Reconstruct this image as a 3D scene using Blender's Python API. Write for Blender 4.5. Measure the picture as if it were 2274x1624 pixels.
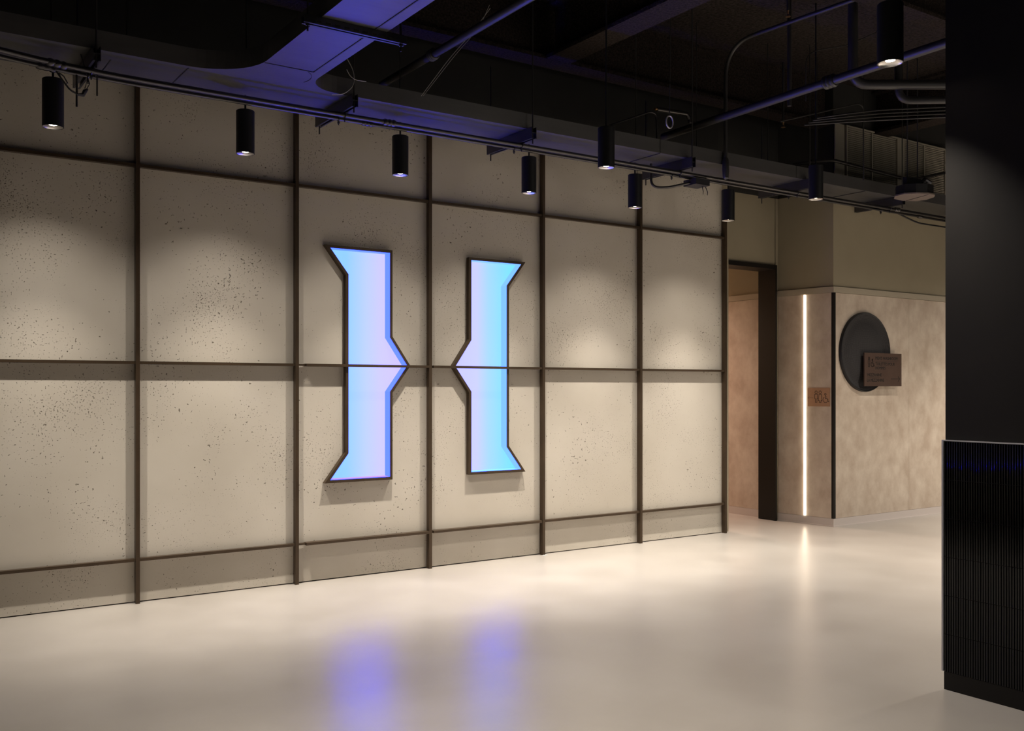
import bpy, math, random
from mathutils import Vector, Matrix
random.seed(7)
C = bpy.context.scene.collection
for o in list(bpy.data.objects): bpy.data.objects.remove(o)

# ------------------------------------------------------------------ camera, world, exposure
cam = bpy.data.cameras.new('camera'); cam.sensor_fit = 'HORIZONTAL'; cam.sensor_width = 36.0
cam.lens = 33.985; cam.shift_y = 50/2274; cam.clip_start = .05; cam.clip_end = 100
co = bpy.data.objects.new('camera', cam); C.objects.link(co)
YAW = math.radians(90-55.835)                       # the camera looks this far to the right of the panelled wall's normal
co.location = (0, -6.6, 1.4); co.rotation_euler = (math.pi/2, 0, -YAW)
bpy.context.scene.camera = co
w = bpy.data.worlds.new('world'); bpy.context.scene.world = w; w.use_nodes = True
w.node_tree.nodes['Background'].inputs[0].default_value = (1, .86, .7, 1)
w.node_tree.nodes['Background'].inputs[1].default_value = .004
vs = bpy.context.scene.view_settings
bpy.context.scene.display_settings.display_device = 'sRGB'
vs.view_transform = 'Standard'; vs.look = 'None'; vs.gamma = 1; vs.use_curve_mapping = False
vs.exposure = 0.0
bpy.context.scene.cycles.use_denoising = True
bpy.context.scene.cycles.max_bounces = 10

# lamp strengths
WARM = (1, .915, .80)
P_WALL_MAIN, P_WALL_SPILL = 285, 50                # the row of pendants washing the panelled wall
P_ROOM = 125                                         # the room pendants
P_ROOM_SPILL = 8
P_HALL = 380                                          # downlight in the corridor

def area(name, loc, power, sx, sy, rot, color=WARM):
    l = bpy.data.lights.new(name, 'AREA'); l.energy = power; l.color = color; l.shape = 'RECTANGLE'; l.size = sx; l.size_y = sy
    o = bpy.data.objects.new(name, l); C.objects.link(o); o.location = loc; o.rotation_euler = rot
    return o
# added unseen area lamp, stands in for a lit zone behind the black partition
area('standin_area_lamp', (8.2, -9.0, 2.1), 34, 3.0, 1.2, (math.radians(96), 0, math.radians(8)))

def spot(name, loc, power, size, blend=1.0, rad=.03, color=WARM, rot=(0, 0, 0), parent=None):
    l = bpy.data.lights.new(name, 'SPOT'); l.energy = power; l.color = color
    l.spot_size = math.radians(size); l.spot_blend = blend; l.shadow_soft_size = rad
    o = bpy.data.objects.new(name, l); C.objects.link(o); o.location = loc; o.rotation_euler = rot
    if parent: o.parent = parent
    return o

# ------------------------------------------------------------------ helpers
def tag(o, label=None, cat=None, group=None, kind=None):
    if label: o['label'] = label
    if cat: o['category'] = cat
    if group: o['group'] = group
    if kind: o['kind'] = kind
    return o

def thing(name, label, cat, loc, group=None, rotz=0):
    o = bpy.data.objects.new(name, None); C.objects.link(o); o.empty_display_size = .1
    o.location = loc; o.rotation_euler = (0, 0, rotz)
    return tag(o, label, cat, group)

class MB:
    """collects shapes in one frame, links them as one mesh object"""
    def __init__(s): s.v = []; s.f = []; s.sm = []
    def add(s, vs_, fs, smooth=False):
        b = len(s.v); s.v += [tuple(p) for p in vs_]
        for f in fs: s.f.append([b+i for i in f]); s.sm.append(smooth)
        return s
    def box(s, x0, x1, y0, y1, z0, z1):
        v = [(x0,y0,z0),(x1,y0,z0),(x1,y1,z0),(x0,y1,z0),(x0,y0,z1),(x1,y0,z1),(x1,y1,z1),(x0,y1,z1)]
        return s.add(v, [(0,3,2,1),(4,5,6,7),(0,1,5,4),(1,2,6,5),(2,3,7,6),(3,0,4,7)])
    def hexa(s, bottom, top):
        n = len(bottom); v = list(bottom)+list(top)
        f = [tuple(reversed(range(n))), tuple(range(n, 2*n))]
        f += [(i, (i+1) % n, n+(i+1) % n, n+i) for i in range(n)]
        return s.add(v, f)
    def prism(s, poly, fn, a, b):
        """poly in 2D, fn(p, q, depth) -> 3D"""
        return s.hexa([fn(p, q, a) for p, q in poly], [fn(p, q, b) for p, q in poly])
    def ring(s, outer, inner, fn, a, b):
        n = len(outer)
        v = [fn(*p, a) for p in outer]+[fn(*p, a) for p in inner]+[fn(*p, b) for p in outer]+[fn(*p, b) for p in inner]
        f = []
        for i in range(n):
            j = (i+1) % n
            f += [(i, j, n+j, n+i), (2*n+i, 3*n+i, 3*n+j, 2*n+j), (i, 2*n+i, 2*n+j, j), (n+i, n+j, 3*n+j, 3*n+i)]
        return s.add(v, f)
    def tube(s, pts, r, seg=10, caps=True):
        pts = [Vector(p) for p in pts]; n = len(pts); rings = []
        t0 = (pts[1]-pts[0]).normalized()
        up = Vector((0, 0, 1)) if abs(t0.z) < .9 else Vector((1, 0, 0))
        nrm = t0.cross(up).normalized()
        for i, p in enumerate(pts):
            t = ((pts[min(i+1, n-1)]-p).normalized()+(p-pts[max(i-1, 0)]).normalized())
            t = t.normalized() if t.length > 1e-9 else t0
            nrm = (nrm-t*nrm.dot(t)).normalized(); bi = t.cross(nrm)
            rr = r[i] if isinstance(r, (list, tuple)) else r
            rings.append([p+(nrm*math.cos(a)+bi*math.sin(a))*rr for a in [2*math.pi*k/seg for k in range(seg)]])
        v = [q for rg in rings for q in rg]; f = []
        for i in range(n-1):
            for k in range(seg):
                a, b = i*seg+k, i*seg+(k+1) % seg
                f.append((a, b, b+seg, a+seg))
        s.add(v, f, True)
        if caps:
            s.add(rings[0], [tuple(reversed(range(seg)))]); s.add(rings[-1], [tuple(range(seg))])
        return s
    def lathe(s, prof, c, seg=28, closed=False):
        """prof: (radius, z) list, turned about the vertical through c"""
        v = []; f = []
        for r, z in prof:
            v += [(c[0]+r*math.cos(2*math.pi*k/seg), c[1]+r*math.sin(2*math.pi*k/seg), c[2]+z) for k in range(seg)]
        m = len(prof)
        for i in range(m if closed else m-1):
            for k in range(seg):
                a, b = i*seg+k, i*seg+(k+1) % seg; i2 = ((i+1) % m)*seg
                f.append((a, b, i2+(k+1) % seg, i2+k))
        return s.add(v, f, True)
    def build(s, name, m, parent=None, loc=None, flat=False):
        """vertices are in the parent's frame; loc gives the object's own origin in that frame"""
        loc = Vector(loc) if loc is not None else Vector((0, 0, 0))
        me = bpy.data.meshes.new(name); me.from_pydata([tuple(Vector(p)-loc) for p in s.v], [], s.f)
        if not flat: me.polygons.foreach_set('use_smooth', s.sm)
        me.update(); me.materials.append(m)
        if any(s.sm) and not flat:
            try: me.set_sharp_from_angle(angle=math.radians(40))
            except Exception: pass
        o = bpy.data.objects.new(name, me); C.objects.link(o); o.location = loc
        if parent: o.parent = parent
        return o

def fillet(pts, r, n=6):
    """polyline with rounded corners"""
    pts = [Vector(p) for p in pts]; out = [pts[0]]
    for i in range(1, len(pts)-1):
        a, b, c = pts[i-1], pts[i], pts[i+1]
        d1 = (a-b); d2 = (c-b); rr = min(r, d1.length*.48, d2.length*.48)
        p, q = b+d1.normalized()*rr, b+d2.normalized()*rr
        for k in range(n+1):
            t = k/n; out.append(p*(1-t)**2+b*2*t*(1-t)+q*t*t)
    return out+[pts[-1]]

def dup(root, loc, label=None, group=None):
    r = root.copy(); C.objects.link(r); r.location = loc
    if label: r['label'] = label
    if group: r['group'] = group
    for ch in list(root.children):
        c = ch.copy(); C.objects.link(c); c.parent = r
        for g in list(ch.children):
            d = g.copy(); C.objects.link(d); d.parent = c
    return r

ANI = 0.0
# ------------------------------------------------------------------ materials
def mat(name, col, rough=.5, metal=0, spec=.5):
    m = bpy.data.materials.new(name); m.use_nodes = True; b = m.node_tree.nodes['Principled BSDF']
    b.inputs['Base Color'].default_value = (*col, 1); b.inputs['Roughness'].default_value = rough
    b.inputs['Metallic'].default_value = metal; b.inputs['Specular IOR Level'].default_value = spec
    return m
def nd(m, t, **kw):
    n = m.node_tree.nodes.new(t)
    for k, v in kw.items():
        if k.startswith('i_'): n.inputs[int(k[2:]) if k[2:].isdigit() else k[2:]].default_value = v
        else: setattr(n, k, v)
    return n
def lk(m, a, b): m.node_tree.links.new(a, b)
def bsdf(m): return m.node_tree.nodes['Principled BSDF']
def mottled(name, c1, c2, scale, rough=.5, rvar=0, bump=0, metal=0, detail=5, stretch=(1, 1, 1), spec=.5, bscale=None, bdist=.002):
    m = mat(name, c1, rough, metal, spec)
    g = nd(m, 'ShaderNodeNewGeometry'); mp = nd(m, 'ShaderNodeMapping'); mp.inputs['Scale'].default_value = stretch
    lk(m, g.outputs['Position'], mp.inputs['Vector'])
    n = nd(m, 'ShaderNodeTexNoise'); n.inputs['Scale'].default_value = scale; n.inputs['Detail'].default_value = detail
    n.inputs['Roughness'].default_value = .6
    lk(m, mp.outputs[0], n.inputs['Vector'])
    r = nd(m, 'ShaderNodeValToRGB'); r.color_ramp.elements[0].position = .34; r.color_ramp.elements[1].position = .66
    r.color_ramp.elements[0].color = (*c1, 1); r.color_ramp.elements[1].color = (*c2, 1)
    lk(m, n.outputs['Fac'], r.inputs['Fac']); lk(m, r.outputs['Color'], bsdf(m).inputs['Base Color'])
    if rvar:
        mr = nd(m, 'ShaderNodeMapRange'); mr.inputs[1].default_value = .3; mr.inputs[2].default_value = .7
        mr.inputs[3].default_value = rough-rvar; mr.inputs[4].default_value = rough+rvar
        lk(m, n.outputs['Fac'], mr.inputs[0]); lk(m, mr.outputs[0], bsdf(m).inputs['Roughness'])
    if bump:
        src = n
        if bscale:
            src = nd(m, 'ShaderNodeTexNoise'); src.inputs['Scale'].default_value = bscale; src.inputs['Detail'].default_value = 4
            lk(m, mp.outputs[0], src.inputs['Vector'])
        bp = nd(m, 'ShaderNodeBump'); bp.inputs['Strength'].default_value = bump; bp.inputs['Distance'].default_value = bdist
        lk(m, src.outputs['Fac'], bp.inputs['Height']); lk(m, bp.outputs['Normal'], bsdf(m).inputs['Normal'])
    return m
def emis(name, col, strength):
    m = mat(name, (0, 0, 0), .5); bsdf(m).inputs['Emission Color'].default_value = (*col, 1)
    bsdf(m).inputs['Emission Strength'].default_value = strength; return m

def concrete():
    """pitted pale concrete: smooth beige paste, clusters of small worm-like blowholes"""
    m = mat('pitted_concrete', (.5, .45, .37), .75, 0, .25)
    g = nd(m, 'ShaderNodeNewGeometry')
    big = nd(m, 'ShaderNodeTexNoise', i_Scale=1.3, i_Detail=4.0)
    lk(m, g.outputs['Position'], big.inputs['Vector'])
    ramp = nd(m, 'ShaderNodeValToRGB')
    ramp.color_ramp.elements[0].position = .32; ramp.color_ramp.elements[0].color = (.535, .487, .415, 1)
    ramp.color_ramp.elements[1].position = .68; ramp.color_ramp.elements[1].color = (.615, .567, .495, 1)
    lk(m, big.outputs['Fac'], ramp.inputs['Fac'])
    wob = nd(m, 'ShaderNodeTexNoise', i_Scale=34.0, i_Detail=2.0)
    lk(m, g.outputs['Position'], wob.inputs['Vector'])
    def pits(scale, amt, lo, hi, clus_scale, seed, strx):
        mp = nd(m, 'ShaderNodeMapping'); mp.inputs['Location'].default_value = (seed, seed*.7, seed*1.3)
        mp.inputs['Scale'].default_value = strx
        mx = nd(m, 'ShaderNodeVectorMath', operation='MULTIPLY_ADD'); mx.inputs[1].default_value = (amt,)*3
        lk(m, wob.outputs['Color'], mx.inputs[0]); lk(m, g.outputs['Position'], mx.inputs[2])
        lk(m, mx.outputs[0], mp.inputs['Vector'])
        v = nd(m, 'ShaderNodeTexVoronoi', i_Scale=scale); lk(m, mp.outputs[0], v.inputs['Vector'])
        cl = nd(m, 'ShaderNodeTexNoise', i_Scale=clus_scale, i_Detail=3.0)
        lk(m, mp.outputs[0], cl.inputs['Vector'])
        th = nd(m, 'ShaderNodeMapRange'); th.inputs[1].default_value = .47; th.inputs[2].default_value = .72
        th.inputs[3].default_value = lo; th.inputs[4].default_value = hi
        lk(m, cl.outputs['Fac'], th.inputs[0])
        rnd = nd(m, 'ShaderNodeSeparateColor'); lk(m, v.outputs['Color'], rnd.inputs[0])
        mu = nd(m, 'ShaderNodeMath', operation='MULTIPLY'); lk(m, th.outputs[0], mu.inputs[0]); lk(m, rnd.outputs[0], mu.inputs[1])
        sub = nd(m, 'ShaderNodeMath', operation='SUBTRACT'); lk(m, mu.outputs[0], sub.inputs[0]); lk(m, v.outputs['Distance'], sub.inputs[1])
        ss = nd(m, 'ShaderNodeMapRange', interpolation_type='SMOOTHSTEP'); ss.inputs[1].default_value = -.02; ss.inputs[2].default_value = .06
        lk(m, sub.outputs[0], ss.inputs[0]); return ss.outputs[0]
    a = pits(54, .030, -.12, .26, 2.3, 3.1, (1, 1, .8)); c = pits(110, .014, .0, .30, 3.0, 7.7, (1, 1, 1))
    def math(op, x, y):
        n = nd(m, 'ShaderNodeMath', operation=op)
        for k_, q in enumerate((x, y)):
            if isinstance(q, (int, float)): n.inputs[k_].default_value = q
            else: lk(m, q, n.inputs[k_])
        return n.outputs[0]
    def worms(s1, s2, thr, wid, seed):
        """short crooked blowholes: thin level lines of one noise, cut to pieces by another"""
        mp = nd(m, 'ShaderNodeMapping'); mp.inputs['Location'].default_value = (seed, seed*.3, seed*.9); lk(m, g.outputs['Position'], mp.inputs['Vector'])
        n1 = nd(m, 'ShaderNodeTexNoise', i_Scale=s1, i_Detail=1.0); lk(m, mp.outputs[0], n1.inputs['Vector'])
        n2 = nd(m, 'ShaderNodeTexNoise', i_Scale=s2, i_Detail=0.0); lk(m, mp.outputs[0], n2.inputs['Vector'])
        n3 = nd(m, 'ShaderNodeTexNoise', i_Scale=1.7, i_Detail=3.0); lk(m, mp.outputs[0], n3.inputs['Vector'])
        line = math('SUBTRACT', wid, math('ABSOLUTE', math('SUBTRACT', n1.outputs['Fac'], .5), 0))
        keep = math('SUBTRACT', n2.outputs['Fac'], math('SUBTRACT', thr, math('MULTIPLY', math('SUBTRACT', n3.outputs['Fac'], .5), .75)))
        def step(x, w_):
            r = nd(m, 'ShaderNodeMapRange', interpolation_type='SMOOTHSTEP'); r.inputs[1].default_value = 0; r.inputs[2].default_value = w_; lk(m, x, r.inputs[0]); return r.outputs[0]
        return math('MULTIPLY', step(line, wid*.7), step(keep, .03))
    w1 = worms(36, 50, .758, .040, 2.2); w2 = worms(66, 100, .740, .055, 9.1)
    m1 = nd(m, 'ShaderNodeMath', operation='MAXIMUM'); lk(m, a, m1.inputs[0]); lk(m, c, m1.inputs[1])
    m1b = nd(m, 'ShaderNodeMath', operation='MAXIMUM'); lk(m, m1.outputs[0], m1b.inputs[0]); lk(m, w1, m1b.inputs[1])
    m2 = nd(m, 'ShaderNodeMath', operation='MAXIMUM'); lk(m, m1b.outputs[0], m2.inputs[0]); lk(m, w2, m2.inputs[1])
    mx = nd(m, 'ShaderNodeMix', data_type='RGBA'); lk(m, m2.outputs[0], mx.inputs[0]); lk(m, ramp.outputs['Color'], mx.inputs[6])
    mx.inputs[7].default_value = (.17, .145, .115, 1)
    lk(m, mx.outputs[2], bsdf(m).inputs['Base Color'])
    bp = nd(m, 'ShaderNodeBump', invert=True); bp.inputs['Strength'].default_value = .8; bp.inputs['Distance'].default_value = .004
    lk(m, m2.outputs[0], bp.inputs['Height']); lk(m, bp.outputs['Normal'], bsdf(m).inputs['Normal'])
    return m

M = {}
M['concrete'] = concrete()
M['black_back'] = mat('black_backing', (.012, .011, .010), .8)
M['black_wall'] = mottled('near_black_wall', (.014, .013, .012), (.020, .019, .017), 3, .8)  # near-black colour for the backing wall and the upper walls
M['deck'] = mottled('sprayed_black_ceiling', (.012, .010, .009), (.042, .033, .029), 40, .95, bump=1.0, bscale=55, bdist=.02, spec=.1)
M['beam'] = mottled('sprayed_black_steel', (.014, .011, .010), (.044, .034, .029), 60, .95, bump=1.0, bscale=70, bdist=.015, spec=.1)
M['bronze'] = mottled('dark_bronze_metal', (.055, .036, .021), (.072, .047, .028), 6, .40, metal=.3, spec=.4)
M['floor'] = None
M['paint'] = mottled('olive_wall_paint', (.30, .26, .185), (.32, .278, .198), 2, .7, spec=.25)
M['cream'] = mat('cream_trim_paint', (.40, .35, .27), .5)
M['wallpaper'] = mottled('mottled_beige_wallcovering', (.455, .365, .29), (.61, .525, .435), 6, .6, detail=10, stretch=(1, 1, .8), spec=.3)
M['base'] = mat('grey_vinyl_base', (.56, .50, .47), .35)
M['black_metal'] = mat('black_powder_coat', (.010, .010, .011), .45, 0, .4)
M['black_gloss'] = mat('black_portal_steel', (.009, .0075, .0065), .4, 0, .3)
M['partition'] = mottled('black_partition_paint', (.010, .0088, .0076), (.012, .0104, .009), 4, .6, spec=.2)
M['tile'] = mat('black_glazed_tile', (.003, .003, .0035), .05, 0, .45)
M['grout'] = mat('black_grout', (.005, .005, .005), .8)
M['steel'] = mat('satin_aluminium_edge', (.55, .54, .58), .35, .45)
M['duct'] = mottled('dull_dark_sheet_metal', (.085, .083, .085), (.105, .103, .104), 2.2, .43, bump=.08, bscale=9, bdist=.004, stretch=(1, 4, 4), metal=.5)
tg = nd(M['duct'], 'ShaderNodeTangent', direction_type='RADIAL', axis='X')      # rolled sheet: brushed along the run
lk(M['duct'], tg.outputs[0], bsdf(M['duct']).inputs['Tangent'])
bsdf(M['duct']).inputs['Anisotropic'].default_value = .6; bsdf(M['duct']).inputs['Anisotropic Rotation'].default_value = ANI
M['conduit'] = mat('dull_steel_conduit', (.085, .08, .08), .36, .9)
M['pipe'] = mat('dark_painted_pipe', (.026, .025, .025), .42)
M['strut'] = mat('dull_strut_channel', (.10, .10, .11), .38, .9)
M['rod'] = mat('dark_threaded_rod', (.030, .028, .027), .5, .3)
M['chrome'] = mat('brushed_reflector', (.70, .68, .66), .28, 1.0)
M['brass'] = mat('brass_fitting', (.75, .45, .22), .3, 1.0)
M['wire'] = mat('pale_wire', (.45, .43, .40), .4, .4)
M['fabric'] = None
M['louver'] = mat('beige_louver_paint', (.34, .31, .25), .5)
M['grey_box'] = mat('grey_device_plastic', (.15, .12, .105), .45)
M['lamp'] = emis('lamp_glow', (1, .86, .68), 30)
M['led'] = emis('warm_led_diffuser', (1, .80, .60), 10.0)
M['copper'] = mottled('brushed_copper', (.40, .225, .13), (.44, .25, .15), 30, .45, metal=.1, stretch=(1, 1, 12))
M['brown_sign'] = mottled('dark_bronze_sign', (.085, .052, .040), (.095, .060, .046), 8, .40, metal=.2)
M['ink'] = mat('black_sign_ink', (.010, .008, .007), .5)
M['scrap'] = mat('white_plaster_scrap', (.7, .68, .64), .8)

# polished floor: beige topping, faint trowel cloudiness, slightly uneven gloss
m = mat('polished_beige_floor', (.55, .49, .41), .25); M['floor'] = m
g = nd(m, 'ShaderNodeNewGeometry'); n1 = nd(m, 'ShaderNodeTexNoise', i_Scale=1.3, i_Detail=6.0); n1.inputs['Roughness'].default_value = .55
lk(m, g.outputs['Position'], n1.inputs['Vector'])
r1 = nd(m, 'ShaderNodeValToRGB'); r1.color_ramp.elements[0].position = .33; r1.color_ramp.elements[1].position = .68
r1.color_ramp.elements[0].color = (.355, .323, .29, 1); r1.color_ramp.elements[1].color = (.425, .392, .355, 1)
lk(m, n1.outputs['Fac'], r1.inputs['Fac']); lk(m, r1.outputs['Color'], bsdf(m).inputs['Base Color'])
n2 = nd(m, 'ShaderNodeTexNoise', i_Scale=2.6, i_Detail=3.0); lk(m, g.outputs['Position'], n2.inputs['Vector'])
mr = nd(m, 'ShaderNodeMapRange'); mr.inputs[1].default_value = .3; mr.inputs[2].default_value = .7; mr.inputs[3].default_value = .285; mr.inputs[4].default_value = .33
lk(m, n2.outputs['Fac'], mr.inputs[0]); lk(m, mr.outputs[0], bsdf(m).inputs['Roughness'])
n3 = nd(m, 'ShaderNodeTexNoise', i_Scale=22.0, i_Detail=3.0); lk(m, g.outputs['Position'], n3.inputs['Vector'])
bp = nd(m, 'ShaderNodeBump'); bp.inputs['Strength'].default_value = .04; bp.inputs['Distance'].default_value = .002
lk(m, n3.outputs['Fac'], bp.inputs['Height']); lk(m, bp.outputs['Normal'], bsdf(m).inputs['Normal'])

# woven dark fabric of the round wall disc
m = mat('dark_woven_fabric', (.055, .052, .052), .85, 0, .2); M['fabric'] = m
g = nd(m, 'ShaderNodeNewGeometry'); ck = nd(m, 'ShaderNodeTexChecker', i_Scale=150.0)
mp = nd(m, 'ShaderNodeMapping'); mp.inputs['Rotation'].default_value = (0, math.radians(45), 0)
lk(m, g.outputs['Position'], mp.inputs['Vector']); lk(m, mp.outputs[0], ck.inputs['Vector'])
ck.inputs['Color1'].default_value = (.020, .019, .020, 1); ck.inputs['Color2'].default_value = (.056, .053, .055, 1)
lk(m, ck.outputs['Color'], bsdf(m).inputs['Base Color'])

def letter_glow(name, stops, strength):
    """diffuser lit by coloured leds behind it: colour runs across the letter"""
    m = mat(name, (.02, .02, .02), .4)
    tc = nd(m, 'ShaderNodeTexCoord'); sp = nd(m, 'ShaderNodeSeparateXYZ'); lk(m, tc.outputs['Generated'], sp.inputs[0])
    r = nd(m, 'ShaderNodeValToRGB'); e = r.color_ramp.elements
    while len(e) < len(stops): e.new(.5)
    for el, (p, c) in zip(e, stops): el.position = p; el.color = (*c, 1)
    lk(m, sp.outputs[0], r.inputs['Fac'])
    lk(m, r.outputs['Color'], bsdf(m).inputs['Emission Color']); bsdf(m).inputs['Emission Strength'].default_value = strength
    return m
K = 3.6
def lin(r, g, b, bb): return (r/K, g/K, bb*1.05/K)
M['glow_left'] = letter_glow('blue_to_lilac_diffuser', [(.0, lin(.27, .66, 1, 3.8)), (.26, lin(.30, .64, 1, 3.2)), (.52, lin(.52, .65, 1, 3.2)), (.70, lin(.63, .61, 1, 3.2)), (1, lin(.68, .57, 1, 3.2))], K)
M['glow_right'] = letter_glow('lilac_to_cyan_diffuser', [(0, lin(.60, .58, 1, 2.6)), (.40, lin(.60, .64, 1, 2.2)), (.58, lin(.38, .71, 1, 1.9)), (.75, lin(.28, .74, 1, 1.7)), (1, lin(.18, .80, 1, 1.6))], K)
M['liner_left'] = emis('violet_blue_liner', (.12/6, .27/6, 1), 6.0)
M['liner_right'] = emis('sky_blue_liner', (.22/3, .54/3, 1), 3.0)
M['strip_left'] = emis('violet_added_emitter', (.6/420, .28/420, 1), 420.0)  # emitters added inside the letter to colour the duct above
M['strip_right'] = emis('blue_added_emitter', (.3/420, .85/420, 1), 420.0)

# ------------------------------------------------------------------ structure
def struct(o): o['kind'] = 'structure'; return o
CEIL = 4.5
MB().box(-5, 12.5, -9.0, 3.4, -.12, 0).build('floor', M['floor']).__setitem__('kind', 'structure')
ceil = struct(MB().box(-5, 12.5, -9.0, 3.4, CEIL, CEIL+.15).build('ceiling', M['deck']))
X0, PITCH = 1.513, 1.0848
PX = [X0+PITCH*k for k in range(-3, 6)]                # post lines
XEND = PX[-1]+.012
RZ = [.283, 1.565, 2.847]                              # rail heights
PANEL_TOP = 3.46

XC = 3.699                                             # middle of the wall letter
HALF = [(.340, .708), (.887, .708), (.722, .926), (.722, 2.230), (.887, 2.442), (.340, 2.442), (.340, 1.789), (.188, 1.570), (.340, 1.365)]
def offset_poly(poly, d):
    n = len(poly); out = []
    area = sum(poly[i][0]*poly[(i+1) % n][1]-poly[(i+1) % n][0]*poly[i][1] for i in range(n))
    sg = 1 if area > 0 else -1
    for i in range(n):
        p0, p1, p2 = Vector(poly[i-1]), Vector(poly[i]), Vector(poly[(i+1) % n])
        a = (p1-p0).normalized(); b = (p2-p1).normalized()
        n1 = Vector((-a.y, a.x))*sg; n2 = Vector((-b.y, b.x))*sg
        k = (n1+n2).normalized(); out.append(tuple(p1+k*(d/max(.3, k.dot(n1)))))
    return out

wall = struct(MB().box(PX[0], XEND, .062, .16, 0, CEIL).build('wall_back', M['black_wall']))
for i in range(len(PX)-1):
    zs = [.007]+RZ+[PANEL_TOP]
    for j in range(4):
        x0, x1 = PX[i]+.002, PX[i+1]-.002
        z0, z1 = zs[j]+(.0015 if j else 0), zs[j+1]-.0015
        if i in (4, 5) and j in (1, 2):                  # panels cut out round the letter
            sg = -1 if i == 4 else 1; a0, a1 = sorted((sg*(x0-XC), sg*(x1-XC))); q = offset_poly(HALF, .005)
            if j == 2: pl = [(a0, 1.5715), q[7], q[6], q[5], q[4], q[3], (q[3][0], 1.5715), (a1, 1.5715), (a1, z1), (a0, z1)]; pl[1] = (q[7][0], 1.5715)
            else: pl = [(a0, z0), (a1, z0), (a1, 1.5685), (q[2][0], 1.5685), q[2], q[1], q[0], q[8], (q[7][0], 1.5685), (a0, 1.5685)]
            MB().prism(pl, lambda p, qz, d: (XC+sg*p, d, qz), 0, .0215).build('concrete_panel', M['concrete'], wall, ((x0+x1)/2, .01, zs[j]))
            continue
        MB().box(x0, x1, 0, .0215, z0, z1).build('concrete_panel', M['concrete'], wall, ((x0+x1)/2, .01, zs[j]))

# wall that carries the portal, and the block with the wallcovering
FC = Vector((8.16, -.35, 0)); FD = Vector((-.13371, .99102, 0)); FN = Vector((-.99102, -.13371, 0))
def fp(t, off, z): return tuple(FC+FD*t+FN*off+Vector((0, 0, z)))
TE = .640                                              # length of the short face
PX0, PX1, PZ = 6.99, 8.035, 2.695                      # portal outer edges
YD0, YD1 = .285, .475
dw = MB()
dw.box(XEND-.02, PX0+.01, YD0, YD1, 0, 3.40)
dw.box(PX0+.01, PX1-.01, YD0, YD1, PZ+.001, 3.40)
dw.box(PX1+.001, 8.12, YD0, YD1, 0, 3.40)
wd = struct(dw.build('wall_portal', M['paint']))
struct(MB().box(XEND-.02, 8.12, YD0, YD1, 3.40, CEIL).build('wall_portal_upper', M['black_wall']))
struct(MB().box(XEND-.02, XEND+.10, .0225, YD0, 0, 3.40).build('wall_end', M['paint']))
e0, e1 = fp(0, 0, 0), fp(TE, 0, 0)
BLK = [(e0[0], e0[1]), (12.4, -.35), (12.4, 3.3), (8.10, 3.3), (8.10, YD1-.02), (e1[0]+.0, e1[1]+.0)]
def flatz(p, q, z): return (p, q, z)
wr = struct(MB().prism(BLK, flatz, 0, 3.40).build('wall_right', M['paint']))
struct(MB().prism([(p+.002, q+.002) for p, q in BLK], flatz, 3.40, CEIL).build('wall_right_upper', M['black_wall']))
# wallcovering sheets (seams left open), 6 mm thick
WZ0, WZ1 = .082, 2.363
def sheet(pts2, name='wallcovering_sheet'):
    return MB().prism(pts2, flatz, WZ0, WZ1).build(name, M['wallpaper'], wr, (pts2[0][0], pts2[0][1], WZ0))
def seg(t0, t1, off):
    a, b, c, d = fp(t0, 0, 0), fp(t1, 0, 0), fp(t1, off, 0), fp(t0, off, 0)
    return [(p[0], p[1]) for p in (a, d, c, b)]
sheet(seg(.010, .3045, .006)); sheet(seg(.3315, TE-.004, .006))
for x0, x1 in ((8.185, 9.43), (9.432, 10.70), (10.702, 11.97)):
    sheet([(x0, -.356), (x1, -.356), (x1, -.350), (x0, -.350)])
for y0, y1 in ((.49, 1.72), (1.722, 3.0)):
    sheet([(8.094, y0), (8.100, y0), (8.100, y1), (8.094, y1)])
# cap ledge and floor base on both faces
def trimrun(name, z0, z1, off, m, topoff=None):
    b = MB()
    def seg2(pa, pb, na, nb):
        b.hexa([(pa[0], pa[1], z0), (pa[0]+na[0], pa[1]+na[1], z0), (pb[0]+nb[0], pb[1]+nb[1], z0), (pb[0], pb[1], z0)],
               [(pa[0], pa[1], z1), (pa[0]+na[0], pa[1]+na[1], z1), (pb[0]+nb[0], pb[1]+nb[1], z1), (pb[0], pb[1], z1)])
    corner = (-off*1.0, -off)
    seg2(fp(TE, 0, 0), fp(0, 0, 0), (FN.x*off, FN.y*off), corner)
    seg2(fp(0, 0, 0), (12.0, -.35), corner, (0, -off))
    return struct(b.build(name, m))
trimrun('trim_1', 2.366, 2.424, .016, M['cream'])
trimrun('baseboard_right', 0.006, .080, .010, M['base'])
trimrun('trim_2', 0.0, .008, .022, M['base'])
struct(MB().box(8.084, 8.10, .48, 3.0, 2.366, 2.424).build('trim_3', M['cream']))
struct(MB().box(8.088, 8.10, .48, 3.0, 0, .08).build('baseboard_corridor', M['base']))
# corridor shell
struct(MB().box(6.75, 6.92, YD1, 3.1, 0, 2.95).build('wall_corridor_left', M['paint']))
struct(MB().box(6.75, 8.2, 3.05, 3.2, 0, 2.95).build('wall_corridor_end', M['wallpaper']))
struct(MB().box(6.75, 8.2, YD1, 3.2, 2.95, 3.05).build('ceiling_corridor', M['cream']))
# black corner bead
cb = MB(); off = .009
cb.prism([(fp(.016, 0, 0)[0], fp(.016, 0, 0)[1]), (fp(.016, off, 0)[0], fp(.016, off, 0)[1]), (8.16-off, -.35-off), (8.186, -.35-off), (8.186, -.35), (8.16, -.35)], flatz, .082, 2.364)
struct(cb.build('trim_4', M['black_gloss']))

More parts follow.
